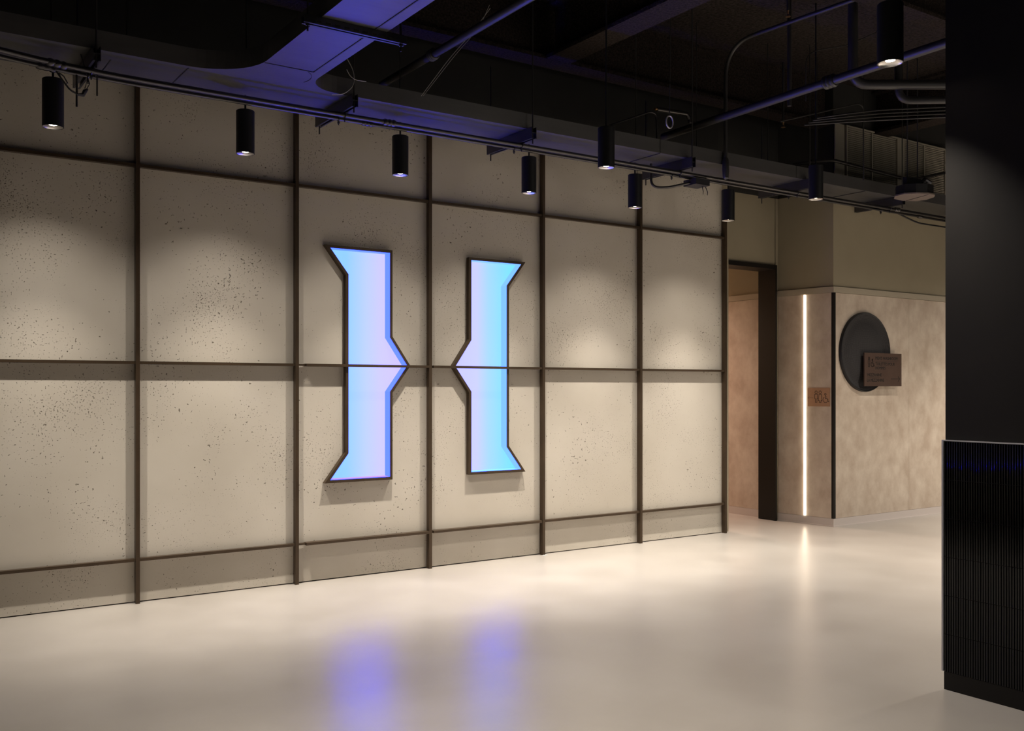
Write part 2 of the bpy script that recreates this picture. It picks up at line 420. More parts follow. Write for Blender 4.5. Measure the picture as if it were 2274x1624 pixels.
# black partition on the right with its tiled wainscot
QX, QY = 4.186, -4.004
part = struct(MB().box(QX+.010, QX+.62, -6.6, QY-.006, .0, CEIL).build('wall_partition', M['partition']))
wains_top, base_top, rowh = 1.157, .083, .179
gx = MB().box(QX+.003, QX+.011, -5.6, QY-.002, base_top, wains_top); gx.build('grout_bed', M['grout'], part)
MB().box(QX-.001, QX+.011, -5.6, QY-.006, 0, base_top).build('base_plinth', M['black_gloss'], part)
TW = .0118
def tile_mesh(bm, yc, z0, z1, r=TW/2-.0008):
    n = 5
    prof = [(QX+.0035, yc+r)]+[(QX+.0035-.0065*math.sin(math.pi*k/n)**.8 if 0 < k < n else QX+.0035, yc+r*math.cos(math.pi*k/n)) for k in range(n+1)][1:]
    v = [(x, y, z0+.001) for x, y in prof]+[(x, y, z1-.001) for x, y in prof]; k = len(prof)
    bm.add(v, [(i, i+1, k+i+1, k+i) for i in range(k-1)], True)
    bm.add(v, [tuple(range(k)), tuple(reversed(range(k, 2*k)))])
proto = None
for row in range(6):
    z1 = wains_top-.004-row*rowh; z0 = max(z1-rowh+.0005, base_top+.001)
    for k in range(46):
        yc = QY-.006-TW*(k+.5)
        if proto is None or row == 5:
            b = MB(); tile_mesh(b, yc, z0, z1); o = b.build('tile', M['tile'], part, (QX, yc, z0))
            if row == 0: proto = o
        else:
            o = proto.copy(); C.objects.link(o); o.parent = part; o.location = (QX, yc, z0)
        tilt = random.gauss(0, .012); o.rotation_euler = (0, random.gauss(0, .004), tilt)
b = MB()
for row in range(6):
    z1 = wains_top-.004-row*rowh; z0 = max(z1-rowh+.0005, base_top+.001)
    for k in range(46, 130): tile_mesh(b, QY-.006-TW*(k+.5), z0, z1)
tag(b.build('tile_field', M['tile'], part), kind='stuff')
b = MB().box(QX-.006, QX+.012, -5.6, QY+.004, wains_top-.003, wains_top+.002); b.build('edge_trim', M['steel'], part)
b = MB().box(QX-.006, QX+.006, QY-.005, QY+.004, base_top+.002, wains_top-.003); b.build('edge_trim', M['steel'], part)

# ceiling beams
def ibeam_x(x0, x1, yc, zb, h, bw):
    b = MB(); b.box(x0, x1, yc-bw/2, yc+bw/2, zb, zb+.03); b.box(x0, x1, yc-.035, yc+.035, zb+.03, zb+h-.03); b.box(x0, x1, yc-bw/2, yc+bw/2, zb+h-.03, zb+h); return b
def ibeam_y(y0, y1, xc, zb, h, bw):
    b = MB(); b.box(xc-bw/2, xc+bw/2, y0, y1, zb, zb+.03); b.box(xc-.035, xc+.035, y0, y1, zb+.03, zb+h-.03); b.box(xc-bw/2, xc+bw/2, y0, y1, zb+h-.03, zb+h); return b
for nm, b in (('ceiling_beam', ibeam_x(-4.9, 8.14, -.23, 4.05, .45, .19)), ('ceiling_beam', ibeam_y(-8.9, -.33, 4.71, 4.05, .45, .24)),
              ('ceiling_beam', ibeam_y(-8.9, -.33, 8.9, 4.05, .45, .24)), ('ceiling_beam', ibeam_y(-8.9, -.33, .55, 4.05, .45, .24)),
              ('ceiling_beam', ibeam_x(4.84, 8.77, -2.25, 4.22, .28, .16)), ('ceiling_beam', ibeam_x(.68, 4.58, -2.25, 4.22, .28, .16))):
    struct(b.build(nm, M['beam']))

# ------------------------------------------------------------------ bronze grid on the panelled wall
grid = thing('metal_grid_frame', 'dark bronze metal grid of posts and rails fixed over the concrete panel wall', 'wall frame', (PX[0], -.03, 0))
def G(b, name, m=M['bronze']):
    o = b.build(name, m); o.parent = grid; o.matrix_parent_inverse = Matrix.Translation((-PX[0], .03, 0)); return o
PT = [3.42, 3.42, 3.42, 3.414, 3.403, 3.396, 3.37, 3.33, 3.30]
for k, x in enumerate(PX):
    b = MB(); b.box(x-.0125, x+.0125, -.053, -.010, 0, PT[k]); b.box(x-.006, x+.006, -.010, -.0005, .01, PT[k]-.02)
    G(b, 'post')
for k in range(len(PX)-1):
    x0, x1 = PX[k]+.0125, PX[k+1]-.0125
    lettered = k in (4, 5)
    for j, z in enumerate(RZ):
        b = MB()
        if lettered and j < 2:
            xa = x0+(.055 if k == 4 else .012)
            xb = x1-(.003 if k == 4 else .012)
            b.box(xa, xb, -.060, -.0435, z-.0095, z+.0095)
            if j == 1:
                lx0, lx1 = (XC-.7235, XC-.1865) if k == 4 else (XC+.1865, XC+.7235)
                b.box(xa, lx0, -.0435, -.005, z-.0095, z+.0095); b.box(lx1, xb, -.0435, -.005, z-.0095, z+.0095)
            else: b.box(xa, xb, -.0435, -.005, z-.0095, z+.0095)
            b.box(x0, xa, -.040, -.010, z-.006, z+.006); b.box(xb, x1, -.040, -.010, z-.006, z+.006)
            b.box(xa+.10, xa+.13, -.005, -.0005, z-.006, z+.006); b.box(xb-.13, xb-.10, -.005, -.0005, z-.006, z+.006)
        else:
            b.box(x0, x1, -.045, -.005, z-.0095, z+.0095)
            b.box(x0+.10, x0+.13, -.005, -.0005, z-.006, z+.006); b.box(x1-.13, x1-.10, -.005, -.0005, z-.006, z+.006)
        G(b, 'rail')
MB().prism([(4.722, 0), (4.745, .006), (4.775, .002), (4.785, -.012), (4.75, -.018)], lambda p, q, d: (p, -.075+q, d), .001, .006).build('plaster_scrap', M['scrap'])
tag(bpy.data.objects['plaster_scrap'], 'tiny white scrap on the floor at the post foot right of the glowing letter', 'scrap')

# ------------------------------------------------------------------ the glowing letter: two mirrored halves
def letter(sign, lab, glow, liner, strip):
    poly = [(sign*x, z) for x, z in HALF]
    t = thing('letter_half', lab, 'lit sign', (XC+sign*.6, -.001, 1.575), 'two halves of the glowing wall letter')
    def fn(p, q, d): return (p-sign*.6, d+.001, q-1.575)
    i1 = offset_poly(poly, .021); i2 = offset_poly(poly, .0225); i3 = offset_poly(poly, .006)
    fr = MB(); fr.ring(poly, i1, fn, -.042, .048); fr.build('frame', M['bronze'], t)
    MB().ring(i1, i2, fn, -.039, .040).build('liner', liner, t)
    MB().prism(i1, fn, .041, .046).build('light_panel', glow, t)
    (ax, az), (bx, bz) = i2[0], i2[1]
    b = MB(); b.prism([(ax+sign*.008, az+.001), (bx-sign*.03, az+.001), (bx-sign*.03, az+.004), (ax+sign*.008, az+.004)], fn, -.034, .036); b.build('added_emitter', strip, t)  # added emitter on the sill, throws blue light up at the duct
letter(-1, 'left half of the glowing letter, blue fading to lilac in a dark bronze frame', M['glow_left'], M['liner_left'], M['strip_left'])
letter(1, 'right half of the glowing letter, lilac fading to cyan in a dark bronze frame', M['glow_right'], M['liner_right'], M['strip_right'])

# ------------------------------------------------------------------ portal
pt = thing('door_portal', 'black steel portal framing the corridor opening right of the concrete wall', 'door frame', ((PX0+PX1)/2, .37, 0))
def P(b, nm):
    o = b.build(nm, M['black_gloss']); o.parent = pt; o.matrix_parent_inverse = Matrix.Translation((-(PX0+PX1)/2, -.37, 0)); return o
P(MB().box(PX1-.026, PX1, .262, .495, 0, PZ-.045), 'jamb'); P(MB().box(PX0, PX0+.026, .262, .495, 0, PZ-.045), 'jamb')
P(MB().box(PX0, PX1, .262, .495, PZ-.045, PZ), 'lintel')
P(MB().box(PX1-.028, PX1-.026, .264, .493, 0, .018), 'kick_plate')

# ------------------------------------------------------------------ led strip, signs, disc
ledt = thing('led_light_strip', 'vertical warm white light strip on the short beige wall face beside the portal', 'light strip', fp(.318, .006, 1.23))
def fl(b, nm, m, par, org):
    o = b.build(nm, m); o.parent = par; o.matrix_parent_inverse = Matrix.Translation(-Vector(org)); return o
def fbox(t0, t1, o0, o1, z0, z1):
    b = MB(); q = [(fp(t0, o0, 0)), fp(t1, o0, 0), fp(t1, o1, 0), fp(t0, o1, 0)]
    return b.hexa([(p[0], p[1], z0) for p in q], [(p[0], p[1], z1) for p in q])
fl(fbox(.3055, .3305, .0005, .004, .086, 2.362), 'channel', M['cream'], ledt, fp(.318, .006, 1.23))
b = MB(); prof = [(.305+.026*k/8, .0045+.016*math.sin(math.pi*k/8)) for k in range(9)]
b.prism(prof, lambda t, o, z: fp(t, o, z), .086, 2.360); fl(b, 'diffuser', M['led'], ledt, fp(.318, .006, 1.23))

def stroke2(b, pts, hw, fn, d0, d1, closed=False):
    """flat raised stroke along a 2D polyline"""
    n = len(pts)
    rng = range(n if closed else n-1)
    for i in rng:
        a, c = Vector(pts[i]), Vector(pts[(i+1) % n]); d = (c-a)
        if d.length < 1e-9: continue
        d.normalize(); nn = Vector((-d.y, d.x))*hw; a2, c2 = a-d*hw*.7, c+d*hw*.7
        q = [a2+nn, a2-nn, c2-nn, c2+nn]
        b.hexa([fn(p.x, p.y, d0) for p in q], [fn(p.x, p.y, d1) for p in q])
def circ(cx, cy, r, a0=0, a1=360, n=16):
    return [(cx+r*math.cos(math.radians(a0+(a1-a0)*k/n)), cy+r*math.sin(math.radians(a0+(a1-a0)*k/n))) for k in range(n+1)]
def man(b, cx, top, h, hw, fn, d0, d1):
    w = h*.27; r = h*.115; stroke2(b, circ(cx, top-r, r), hw, fn, d0, d1)
    y0 = top-2.55*r; f = top-h
    stroke2(b, [(cx-w/2, y0), (cx+w/2, y0), (cx+w/2, y0-h*.36), (cx+w*.28, y0-h*.38), (cx+w*.28, f), (cx-w*.28, f), (cx-w*.28, y0-h*.38), (cx-w/2, y0-h*.36)], hw, fn, d0, d1, True)
def woman(b, cx, top, h, hw, fn, d0, d1):
    w = h*.25; r = h*.115; stroke2(b, circ(cx, top-r, r), hw, fn, d0, d1)
    y0 = top-2.55*r; f = top-h
    stroke2(b, [(cx-w*.42, y0), (cx+w*.42, y0), (cx+w*.72, f+h*.17), (cx+w*.34, f+h*.17), (cx+w*.34, f), (cx-w*.34, f), (cx-w*.34, f+h*.17), (cx-w*.72, f+h*.17)], hw, fn, d0, d1, True)
def wheel(b, cx, bot, h, hw, fn, d0, d1):
    r = h*.30; stroke2(b, circ(cx, bot+r, r, 120, 375, 18), hw, fn, d0, d1)
    stroke2(b, circ(cx-r*.05, bot+h-h*.10, h*.10), hw, fn, d0, d1)
    stroke2(b, [(cx-r*.05, bot+h*.76), (cx-r*.05, bot+h*.42), (cx+r*.75, bot+h*.42), (cx+r*1.15, bot+h*.08), (cx+r*1.45, bot+h*.14)], hw, fn, d0, d1)
    stroke2(b, [(cx-r*.05, bot+h*.60), (cx+r*.6, bot+h*.60)], hw, fn, d0, d1)

# small copper sign: faces the portal side
S0, S1, SZ0, SZ1 = .032, .282, 1.213, 1.402
org = fp((S0+S1)/2, .010, (SZ0+SZ1)/2)
sg = thing('washroom_sign', 'small copper sign with arrow and three restroom figures beside the light strip', 'sign', org)
fl(fbox(S0, S1, .0065, .012, SZ0, SZ1), 'plate', M['copper'], sg, org)
Ws, Hs = S1-S0, SZ1-SZ0
def s1(px, py): return (px-85)/288*Ws, (1525-py)/242*Hs
fn1 = lambda p, q, d: fp(S1-p, d, SZ0+q)
b = MB(); hw = .0021
man(b, s1(197, 0)[0], s1(0, 1324)[1], 150/242*Hs, hw, fn1, .0121, .0129)
woman(b, s1(249, 0)[0], s1(0, 1324)[1], 150/242*Hs, hw, fn1, .0121, .0129)
wheel(b, s1(318, 0)[0], s1(0, 1474)[1], 120/242*Hs, hw, fn1, .0121, .0129)
fl(b, 'pictogram', M['ink'], sg, org)
b = MB(); stroke2(b, [s1(160, 1415), s1(95, 1415)], .0012, fn1, .0121, .0127); stroke2(b, [s1(108, 1398), s1(94, 1415), s1(108, 1432)], .0012, fn1, .0121, .0127)
fl(b, 'arrow', M['ink'], sg, org)
b = MB()
for k in range(15):
    if k in (5, 10): continue
    p, q = s1(135+13*k, 1500); stroke2(b, [(p, q), (p+.006, q)], .0006, fn1, .0121, .0124)
tag(fl(b, 'braille_line', M['copper'], sg, org), kind='stuff')

# round fabric disc
DX, DZ, DR = 8.648, 1.772, .412
dt = thing('acoustic_disc', 'large round black woven fabric disc on the beige wall behind the brown sign', 'wall disc', (DX, -.356, DZ))
b = MB(); segs = 56
prof = [(DR, -.001), (DR, -.012), (DR-.008, -.022), (DR-.022, -.027)]
for prof_, nm, mm in (([(DR-.035, -.001), (DR, -.001), (DR+.001, -.020), (DR-.004, -.030), (DR-.010, -.031), (DR-.016, -.027)], 'rim', M['black_metal']),
                     ([(DR-.0165, -.026), (DR-.040, -.013), (DR-.068, -.004), (DR-.092, -.003), (DR-.115, -.009), (DR-.145, -.018), (DR-.19, -.025), (DR*.3, -.032), (.001, -.034)], 'fabric_face', M['fabric'])):
    b = MB(); v = []; f = []
    for r, y in prof_: v += [(r*math.cos(2*math.pi*k/segs), y, r*math.sin(2*math.pi*k/segs)) for k in range(segs)]
    for i in range(len(prof_)-1):
        for k in range(segs): f.append((i*segs+k, (i+1)*segs+k, (i+1)*segs+(k+1) % segs, i*segs+(k+1) % segs))
    b.add(v, f, True); b.build(nm, mm, dt)

# brown directional sign standing off in front of the disc
BX0, BX1, BZ0, BZ1, BY = 8.553, 9.186, 1.419, 1.763, -.43
bs = thing('direction_sign', 'brown rectangular sign reading mens washroom and mezzanine, overlapping the round disc', 'sign', ((BX0+BX1)/2, BY, (BZ0+BZ1)/2))
bo = Vector(bs.location)
def B(b, nm, m):
    o = b.build(nm, m); o.parent = bs; o.matrix_parent_inverse = Matrix.Translation(-bo); return o
B(MB().box(BX0, BX1, BY, BY+.012, BZ0, BZ1), 'plate', M['brown_sign'])
for x, z in ((9.09, 1.47), (9.09, 1.71)):
    B(MB().tube([(x, BY+.0122, z), (x, -.3565, z)], .008, 10), 'standoff', M['steel'])
Wb, Hb = BX1-BX0, BZ1-BZ0
def s2(px, py): return (px-625)/515*Wb, (1242-py)/472*Hb
fn2 = lambda p, q, d: (BX0+p, BY-d, BZ0+q)
b = MB(); hw = .0030
man(b, s2(687, 0)[0], s2(0, 830)[1], 138/472*Hb, hw*.9, fn2, .0002, .0012)
wheel(b, s2(733, 0)[0], s2(0, 966)[1], 108/472*Hb, hw*.9, fn2, .0002, .0012)
B(b, 'pictogram', M['ink'])
b = MB(); stroke2(b, [s2(990, 1137), s2(1110, 1137)], .0026, fn2, .0002, .001); stroke2(b, [s2(1090, 1100), s2(1113, 1137), s2(1090, 1174)], .0026, fn2, .0002, .001)
B(b, 'arrow', M['ink'])
b = MB()
stroke2(b, [s2(775, 888), s2(1076, 888)], .0010, fn2, .0002, .0006); stroke2(b, [s2(667, 1119), s2(830, 1119)], .0008, fn2, .0002, .0006)
B(b, 'divider_line', M['ink'])
b = MB()
for (xa, xb, y) in ((780, 960, 1021), (667, 730, 1196)):
    for k in range(int((xb-xa)/14)):
        if k % 5 == 3: continue
        p, q = s2(xa+14*k, y); stroke2(b, [(p, q), (p+.008, q)], .0009, fn2, .0002, .0005)
tag(B(b, 'braille_line', M['brown_sign']), kind='stuff')
def text(txt, xa, xb, ytop, ybot):
    cu = bpy.data.curves.new('lettering', 'FONT'); cu.body = txt; cu.size = 1.0; cu.extrude = .0; cu.resolution_u = 3
    o = bpy.data.objects.new('lettering', cu); C.objects.link(o); bpy.context.view_layer.update()
    dx, dy = o.dimensions.x, o.dimensions.y
    mx = min(p[0] for p in o.bound_box); mn = min(p[1] for p in o.bound_box)
    me = bpy.data.meshes.new_from_object(o); bpy.data.objects.remove(o)
    (pa, q0), (pb, q1) = s2(xa, ybot), s2(xb, ytop)
    sx, sy = (pb-pa)/dx, (q1-q0)/dy
    for v in me.vertices:
        v.co = Vector((BX0+pa+(v.co.x-mx)*sx, BY-.0006, BZ0+q0+(v.co.y-mn)*sy))-bo
    n = len(me.vertices); co = [tuple(v.co) for v in me.vertices]; fs = [tuple(p.vertices) for p in me.polygons]
    vv, ff = [], []
    for k_, (dx_, dz_) in enumerate(((-.0011, 0), (.0011, 0), (0, .0008), (0, -.0008))):      # heavier weight
        vv += [(c_[0]+dx_, c_[1]-.00003*k_, c_[2]+dz_) for c_ in co]; ff += [tuple(i_+n*k_ for i_ in f_) for f_ in fs]
    bpy.data.meshes.remove(me); me = bpy.data.meshes.new('lettering'); me.from_pydata(vv, [], ff); me.update()
    me.name = 'lettering'; me.materials.clear(); me.materials.append(M['ink'])
    o = bpy.data.objects.new('lettering', me); C.objects.link(o); o.parent = bs
text("MEN'S WASHROOM", 775, 1082, 820, 866); text('TOILETTES POUR', 775, 1043, 904, 946); text('HOMMES', 775, 912, 962, 1003)
text('MEZZANINE', 667, 858, 1061, 1101); text('LA MEZZANINE', 662, 892, 1136, 1177)

# ------------------------------------------------------------------ louvred vent above the beige wall
lv = thing('louver_vent', 'beige slatted louver vent high on the wall beside the black partition', 'vent', (9.18, -.352, 3.42))
def L(b, nm, m=M['louver']):
    o = b.build(nm, m); o.parent = lv; o.matrix_parent_inverse = Matrix.Translation((-9.18, .352, -3.42)); return o
L(MB().box(8.165, 10.10, -.3565, -.3525, 3.41, 4.075), 'back_plate', M['black_back'])
b = MB(); b.box(8.165, 8.315, -.368, -.357, 3.41, 4.075); L(b, 'blank_plate')
b = MB()
for x0, x1 in ((8.318, 8.335), (9.17, 9.30), (10.05, 10.09)): b.box(x0, x1, -.392, -.357, 3.41, 4.07)
b.box(8.335, 9.17, -.392, -.357, 4.055, 4.07); b.box(9.30, 10.05, -.392, -.357, 4.055, 4.07)
L(b, 'vent_frame')
for x in (8.745, 9.665): L(MB().box(x-.010, x+.010, -.388, -.384, 3.42, 4.05), 'mullion')
protos = {}
for x0, x1 in ((8.338, 9.167), (9.303, 10.047)):
    for k in range(32):
        z = 4.045-.0195*k
        if z < 3.42: break
        key = (x0, 's')
        if key not in protos:
            b = MB(); b.hexa([(x0, -.366, -.006), (x1, -.366, -.006), (x1, -.384, .0025), (x0, -.384, .0025)], [(x0, -.364, -.0045), (x1, -.364, -.0045), (x1, -.382, .004), (x0, -.382, .004)])
            o = L(b, 'slat'); protos[key] = o
        else:
            o = protos[key].copy(); C.objects.link(o)
        o.location = (0, 0, z)

# ------------------------------------------------------------------ pendants
def make_pendant(stem_len, loc, label, group):
    t = thing('pendant_light', label, 'pendant light', loc, group)      # origin at the lamp's mouth
    R_, Hh = .057, .272
    b = MB(); b.lathe([(R_-.003, .012), (R_-.003, 0), (R_, 0), (R_, Hh-.004), (R_-.004, Hh), (.0065, Hh)], (0, 0, 0), 32); b.build('body', M['black_metal'], t)
    MB().lathe([(R_-.0036, .0015), (R_-.008, .006), (R_-.020, .011), (.022, .0135)], (0, 0, 0), 32).build('reflector', M['chrome'], t)
    MB().lathe([(.022, .0137), (.015, .0115), (.0005, .0110)], (0, 0, 0), 20).build('lamp', M['lamp'], t)
    MB().tube([(0, 0, Hh+.0005), (0, 0, Hh+stem_len)], .0062, 10).build('stem', M['black_metal'], t)
    return t
GW = 'pendants along the concrete wall'; GR = 'pendants hung out in the room'
LW = ['black cylinder pendant nearest the left edge, beside the tangle of hanger wires',
      'black cylinder pendant in front of the second concrete column from the left edge',
      'black cylinder pendant above the left half of the glowing letter',
      'black cylinder pendant above the right half of the glowing letter',
      'black cylinder pendant overlapping the second post right of the glowing letter',
      'black cylinder pendant in front of the last post, above the portal edge']
XW = [.925, 2.036, 3.133, 4.228, 5.292, 6.382]
p0 = make_pendant(.098, (XW[0], -.6, 2.88), LW[0], GW)
for i, x in enumerate(XW):
    o = p0 if i == 0 else dup(p0, (x, -.6, 2.88), LW[i], GW)
    spot('pendant_beam', (x, -.6, 2.887), P_WALL_MAIN*(.78, .90, 1, 1, 1.05, 1.05)[i], 70, 1.0, .022)
    spot('pendant_spill', (x, -.6, 2.885), P_WALL_SPILL, 116, 1.0, .022)
LR = ['black cylinder pendant with glowing rim overlapping the duct edge, in mid ceiling',
      'black cylinder pendant in front of the louver end, hung in the room',
      'large near black cylinder pendant at upper right with a bright shining lens']
R0 = [(4.214, -1.53, 2.895), (6.40, -1.53, 2.92), (3.901, -3.922, 2.88)]
p1 = make_pendant(CEIL-2.895-.272, R0[0], LR[0], GR)
for i, q in enumerate(R0):
    o = p1 if i == 0 else dup(p1, q, LR[i], GR)
# the room's lamps, also those of the same rows that hang outside the frame
ROOM = [(R0[0], 1.7), (R0[1], 1.4), (R0[2], 1.2), ((1.70, -3.92, 2.88), 2.7), ((1.70, -6.2, 2.88), 3.0), ((-.5, -3.92, 2.88), 1.2), ((6.4, -3.92, 2.88), 2.2), ((8.6, -1.53, 2.9), .6),
        ((8.6, -3.92, 2.88), 7), ((10.8, -3.92, 2.88), 7), ((10.8, -1.53, 2.9), 2)]
for q, k in ROOM:
    spot('room_beam', (q[0], q[1], q[2]+.006), P_ROOM*k, 110 if q[0] > 8 else 92, 1.0, .03, (1, .90, .78) if q[0] > 8 else WARM)
    if q[0] > 4: spot('room_spill', (q[0], q[1], q[2]+.004), P_ROOM_SPILL*k*(4 if q[0] > 8 else 1), 165, 1.0, .03)
spot('corridor_lamp', (7.40, 2.3, 2.93), P_HALL, 150, 1.0, .06, color=(1, .70, .55))

# ------------------------------------------------------------------ ducts
Z0, Z1 = 3.29, 3.40
YF, YB = -.84, -.34
XL, XR = 1.962, 2.333
def arc(cx, cy, r, a0, a1, n=10): return [(cx+r*math.cos(math.radians(a0+(a1-a0)*k/n)), cy+r*math.sin(math.radians(a0+(a1-a0)*k/n))) for k in range(n+1)]
RL, RR = .36, .22
poly = [(-3.0, YB), (-3.0, YF)]+arc(XL-RL, YF-RL, RL, 90, 0)+[(XL, -6.0), (XR, -6.0)]+arc(XR+RR, YF-RR, RR, 180, 90)+[(9.9, YF), (9.9, YB)]
du = thing('air_duct', 'flat dark ceiling duct along the wall with a branch turning into the room', 'duct', (2.15, -.6, Z0))
def D_(b, nm, m=M['duct']):
    o = b.build(nm, m); o.parent = du; o.matrix_parent_inverse = Matrix.Translation((-2.15, .6, -Z0)); return o
D_(MB().prism(poly, flatz, Z0, Z1), 'duct_body', M['duct'])
seam = mat('duct_seam', (.03, .03, .032), .6)
b = MB(); b.box(1.62, 1.626, YF+.03, YB, Z0-.004, Z0-.0005); D_(b, 'seam', seam)
for x in (5.35, 8.0): D_(MB().box(x-.004, x+.004, YF+.004, YB, Z0-.005, Z0-.0005), 'seam', seam)
D_(MB().box(XR-.072, XR-.066, -6.0, -1.15, Z0-.004, Z0-.0005), 'seam', seam)
D_(MB().box(XL+.0, XR-.066, -1.157, -1.152, Z0-.004, Z0-.0005), 'seam', seam)
D_(MB().tube([(p[0], p[1], Z0-.001) for p in arc(2.12, -1.0, .18, -50, 20, 8)], .002, 6), 'seam', seam)
for x in (5.35, 7.0): D_(MB().box(x-.003, x+.003, YF-.003, YF-.0005, Z0+.002, Z1-.002), 'seam', seam)

# trapeze hangers: strut channel under the duct, two rods, clamps on the conduits
def strut_y(b, x, y0, y1, z0, z1, wd=.041):
    """channel pair seen from below: two webs, lips, open slot below"""
    h = (z1-z0)/2
    b.box(x-wd/2, x-wd/2+.003, y0, y1, z0, z1); b.box(x+wd/2-.003, x+wd/2, y0, y1, z0, z1)
    b.box(x-wd/2+.003, x+wd/2-.003, y0, y1, z0+h-.002, z0+h+.002)
    b.box(x-wd/2+.003, x-wd/2+.012, y0, y1, z0, z0+.003); b.box(x+wd/2-.012, x+wd/2-.003, y0, y1, z0, z0+.003)
YC1, YC2, ZC = -.645, -.745, 3.188
TR = [(1.10, 'strut trapeze hanger at far left, tangled with hanger wires'), (2.65, 'strut trapeze hanger under the duct corner, left of the glowing letter'),
      (4.06, 'strut trapeze hanger beside the pendant over the right half of the glowing letter'), (5.66, 'strut trapeze hanger behind the junction box and bent conduit'),
      (7.13, 'strut trapeze hanger beside the room pendant near the louver'), (8.52, 'strut trapeze hanger under the duct close to the black partition')]
ZS0, ZS1 = 3.206, Z0-.001
for i, (x, lab) in enumerate(TR):
    t = thing('trapeze_hanger', lab, 'hanger', (x, -.6, ZS1), 'strut trapeze hangers under the duct')
    def T(b, nm, m=M['strut']):
        o = b.build(nm, m); o.parent = t; o.matrix_parent_inverse = Matrix.Translation((-x, .6, -ZS1)); return o
    b = MB(); strut_y(b, x, -.905, -.30, ZS0, ZS1); T(b, 'strut')
    T(MB().tube([(x, -.885, ZS0-.035), (x, -.885, CEIL-.001)], .005, 8), 'rod', M['rod'])
    T(MB().tube([(x, -.325, ZS0-.05), (x, -.325, ZS1+.6)], .005, 8), 'rod', M['rod'])
    for yc, r in ((YC1, .0125), (YC2, .0155)):
        zc = ZC if i else ZC+.0
        b = MB(); pts = [(x+.0, yc+(r+.003)*math.cos(a), zc+(r+.003)*math.sin(a)) for a in [math.radians(-200+20*k) for k in range(12)]]
        b.tube(pts, .0035, 6); b.box(x-.006, x+.006, yc-.006, yc+.006, zc-r-.020, zc-r-.006); b.tube([(x, yc, zc-r-.02), (x, yc, zc-r-.03)], .0035, 6)
        T(b, 'pipe_clamp')

# conduits
def run(name, lab, cat, pts, r, m, rad=.1, group=None, couplings=(), seg=12):
    pts = fillet(pts, rad) if rad else [Vector(p) for p in pts]
    org = Vector(pts[len(pts)//2])
    if not couplings:
        b = MB().tube(pts, r, seg); o = b.build(name, m, None, org); tag(o, lab, cat, group); return o
    t = thing(name, lab, cat, org, group)
    o = MB().tube([Vector(p)-org for p in pts], r, seg).build('tube', m, t)
    for a, bb in couplings:
        a, bb = Vector(a)-org, Vector(bb)-org; d = (bb-a)
        b = MB(); n = 9
        b.tube([a+d*(k/n) for k in range(n+1)], [r*(1.0+(.55 if k % 3 else .25)) for k in range(n+1)], seg); b.build('coupling', m, t)
    return t
run('conduit', 'thinner lower steel conduit of the pair running under the duct', 'conduit', [(-1.5, YC1-.13, ZC+.045), (.2, YC1-.10, ZC+.035), (1.0, YC1, ZC), (9.9, YC1, ZC)], .0125, M['conduit'], .8, 'pair of conduits under the duct',
    [((.83, YC1-.02, ZC+.008), (.93, YC1-.01, ZC+.003)), ((2.82, YC1, ZC), (2.90, YC1, ZC)), ((9.15, YC1, ZC), (9.22, YC1, ZC))])
run('conduit', 'thicker upper steel conduit of the pair running under the duct', 'conduit', [(-1.5, YC2-.15, ZC+.05), (.2, YC2-.12, ZC+.04), (1.0, YC2, ZC), (9.9, YC2, ZC)], .0155, M['conduit'], .8, 'pair of conduits under the duct',
    [((.87, YC2-.02, ZC+.008), (.97, YC2-.01, ZC+.003)), ((2.93, YC2, ZC), (3.02, YC2, ZC)), ((8.6, YC2, ZC), (8.68, YC2, ZC))])

# perforated strut under the branch duct
bt = thing('branch_strut', 'perforated strut hanger crossing under the blue lit branch duct', 'hanger', (2.15, -1.96, Z0-.001))
def BT(b, nm, m=M['strut']):
    o = b.build(nm, m); o.parent = bt; o.matrix_parent_inverse = Matrix.Translation((-2.15, 1.96, -Z0+.001)); return o
b = MB(); b.box(1.87, 2.45, -1.985, -1.982, 3.248, Z0-.002); b.box(1.87, 2.45, -1.982, -1.944, Z0-.0045, Z0-.002); b.box(1.87, 2.45, -1.944, -1.941, 3.248, Z0-.002)
b.box(1.87, 2.45, -1.982, -1.970, 3.248, 3.251); b.box(1.87, 2.45, -1.956, -1.944, 3.248, 3.251)
BT(b, 'channel', M['strut'])
for k in range(9):
    x = 1.945+k*.052; BT(MB().box(x-.014, x+.014, -1.9875, -1.9855, 3.256, 3.266), 'slot', M['black_back'])
for x in (1.895, 2.425):
    BT(MB().tube([(x, -1.963, 3.21), (x, -1.963, CEIL-.001)], .005, 8), 'rod', M['rod']); BT(MB().lathe([(.001, 0), (.011, 0), (.011, .008), (.001, .008)], (x, -1.963, 3.238), 6), 'nut', M['strut'])

# junction box with bent conduit and flexible loop
JX, JY, JZ = 5.90, -.70, 3.165
jb = thing('junction_box', 'dark square electrical junction box with a looping flexible tube under the duct', 'electrical box', (JX, JY, JZ-.055))
def J(b, nm, m=M['conduit']):
    o = b.build(nm, m); o.parent = jb; o.matrix_parent_inverse = Matrix.Translation((-JX, -JY, -JZ+.055)); return o
J(MB().box(JX-.085, JX+.075, JY-.075, JY+.075, JZ-.055, JZ-.004), 'box', M['strut'])
J(MB().tube(fillet([(5.47, JY+.10, JZ+.10), (5.47, JY+.10, JZ-.095), (5.60, JY+.04, JZ-.095), (JX-.0855, JY, JZ-.035)], .07, 8), .011, 10), 'flexible_tube')
b = MB(); b.tube([(JX+.076, JY, JZ-.03), (JX+.10, JY, JZ-.03), (JX+.13, JY, JZ-.02)], [.014, .019, .014], 10); J(b, 'connector')
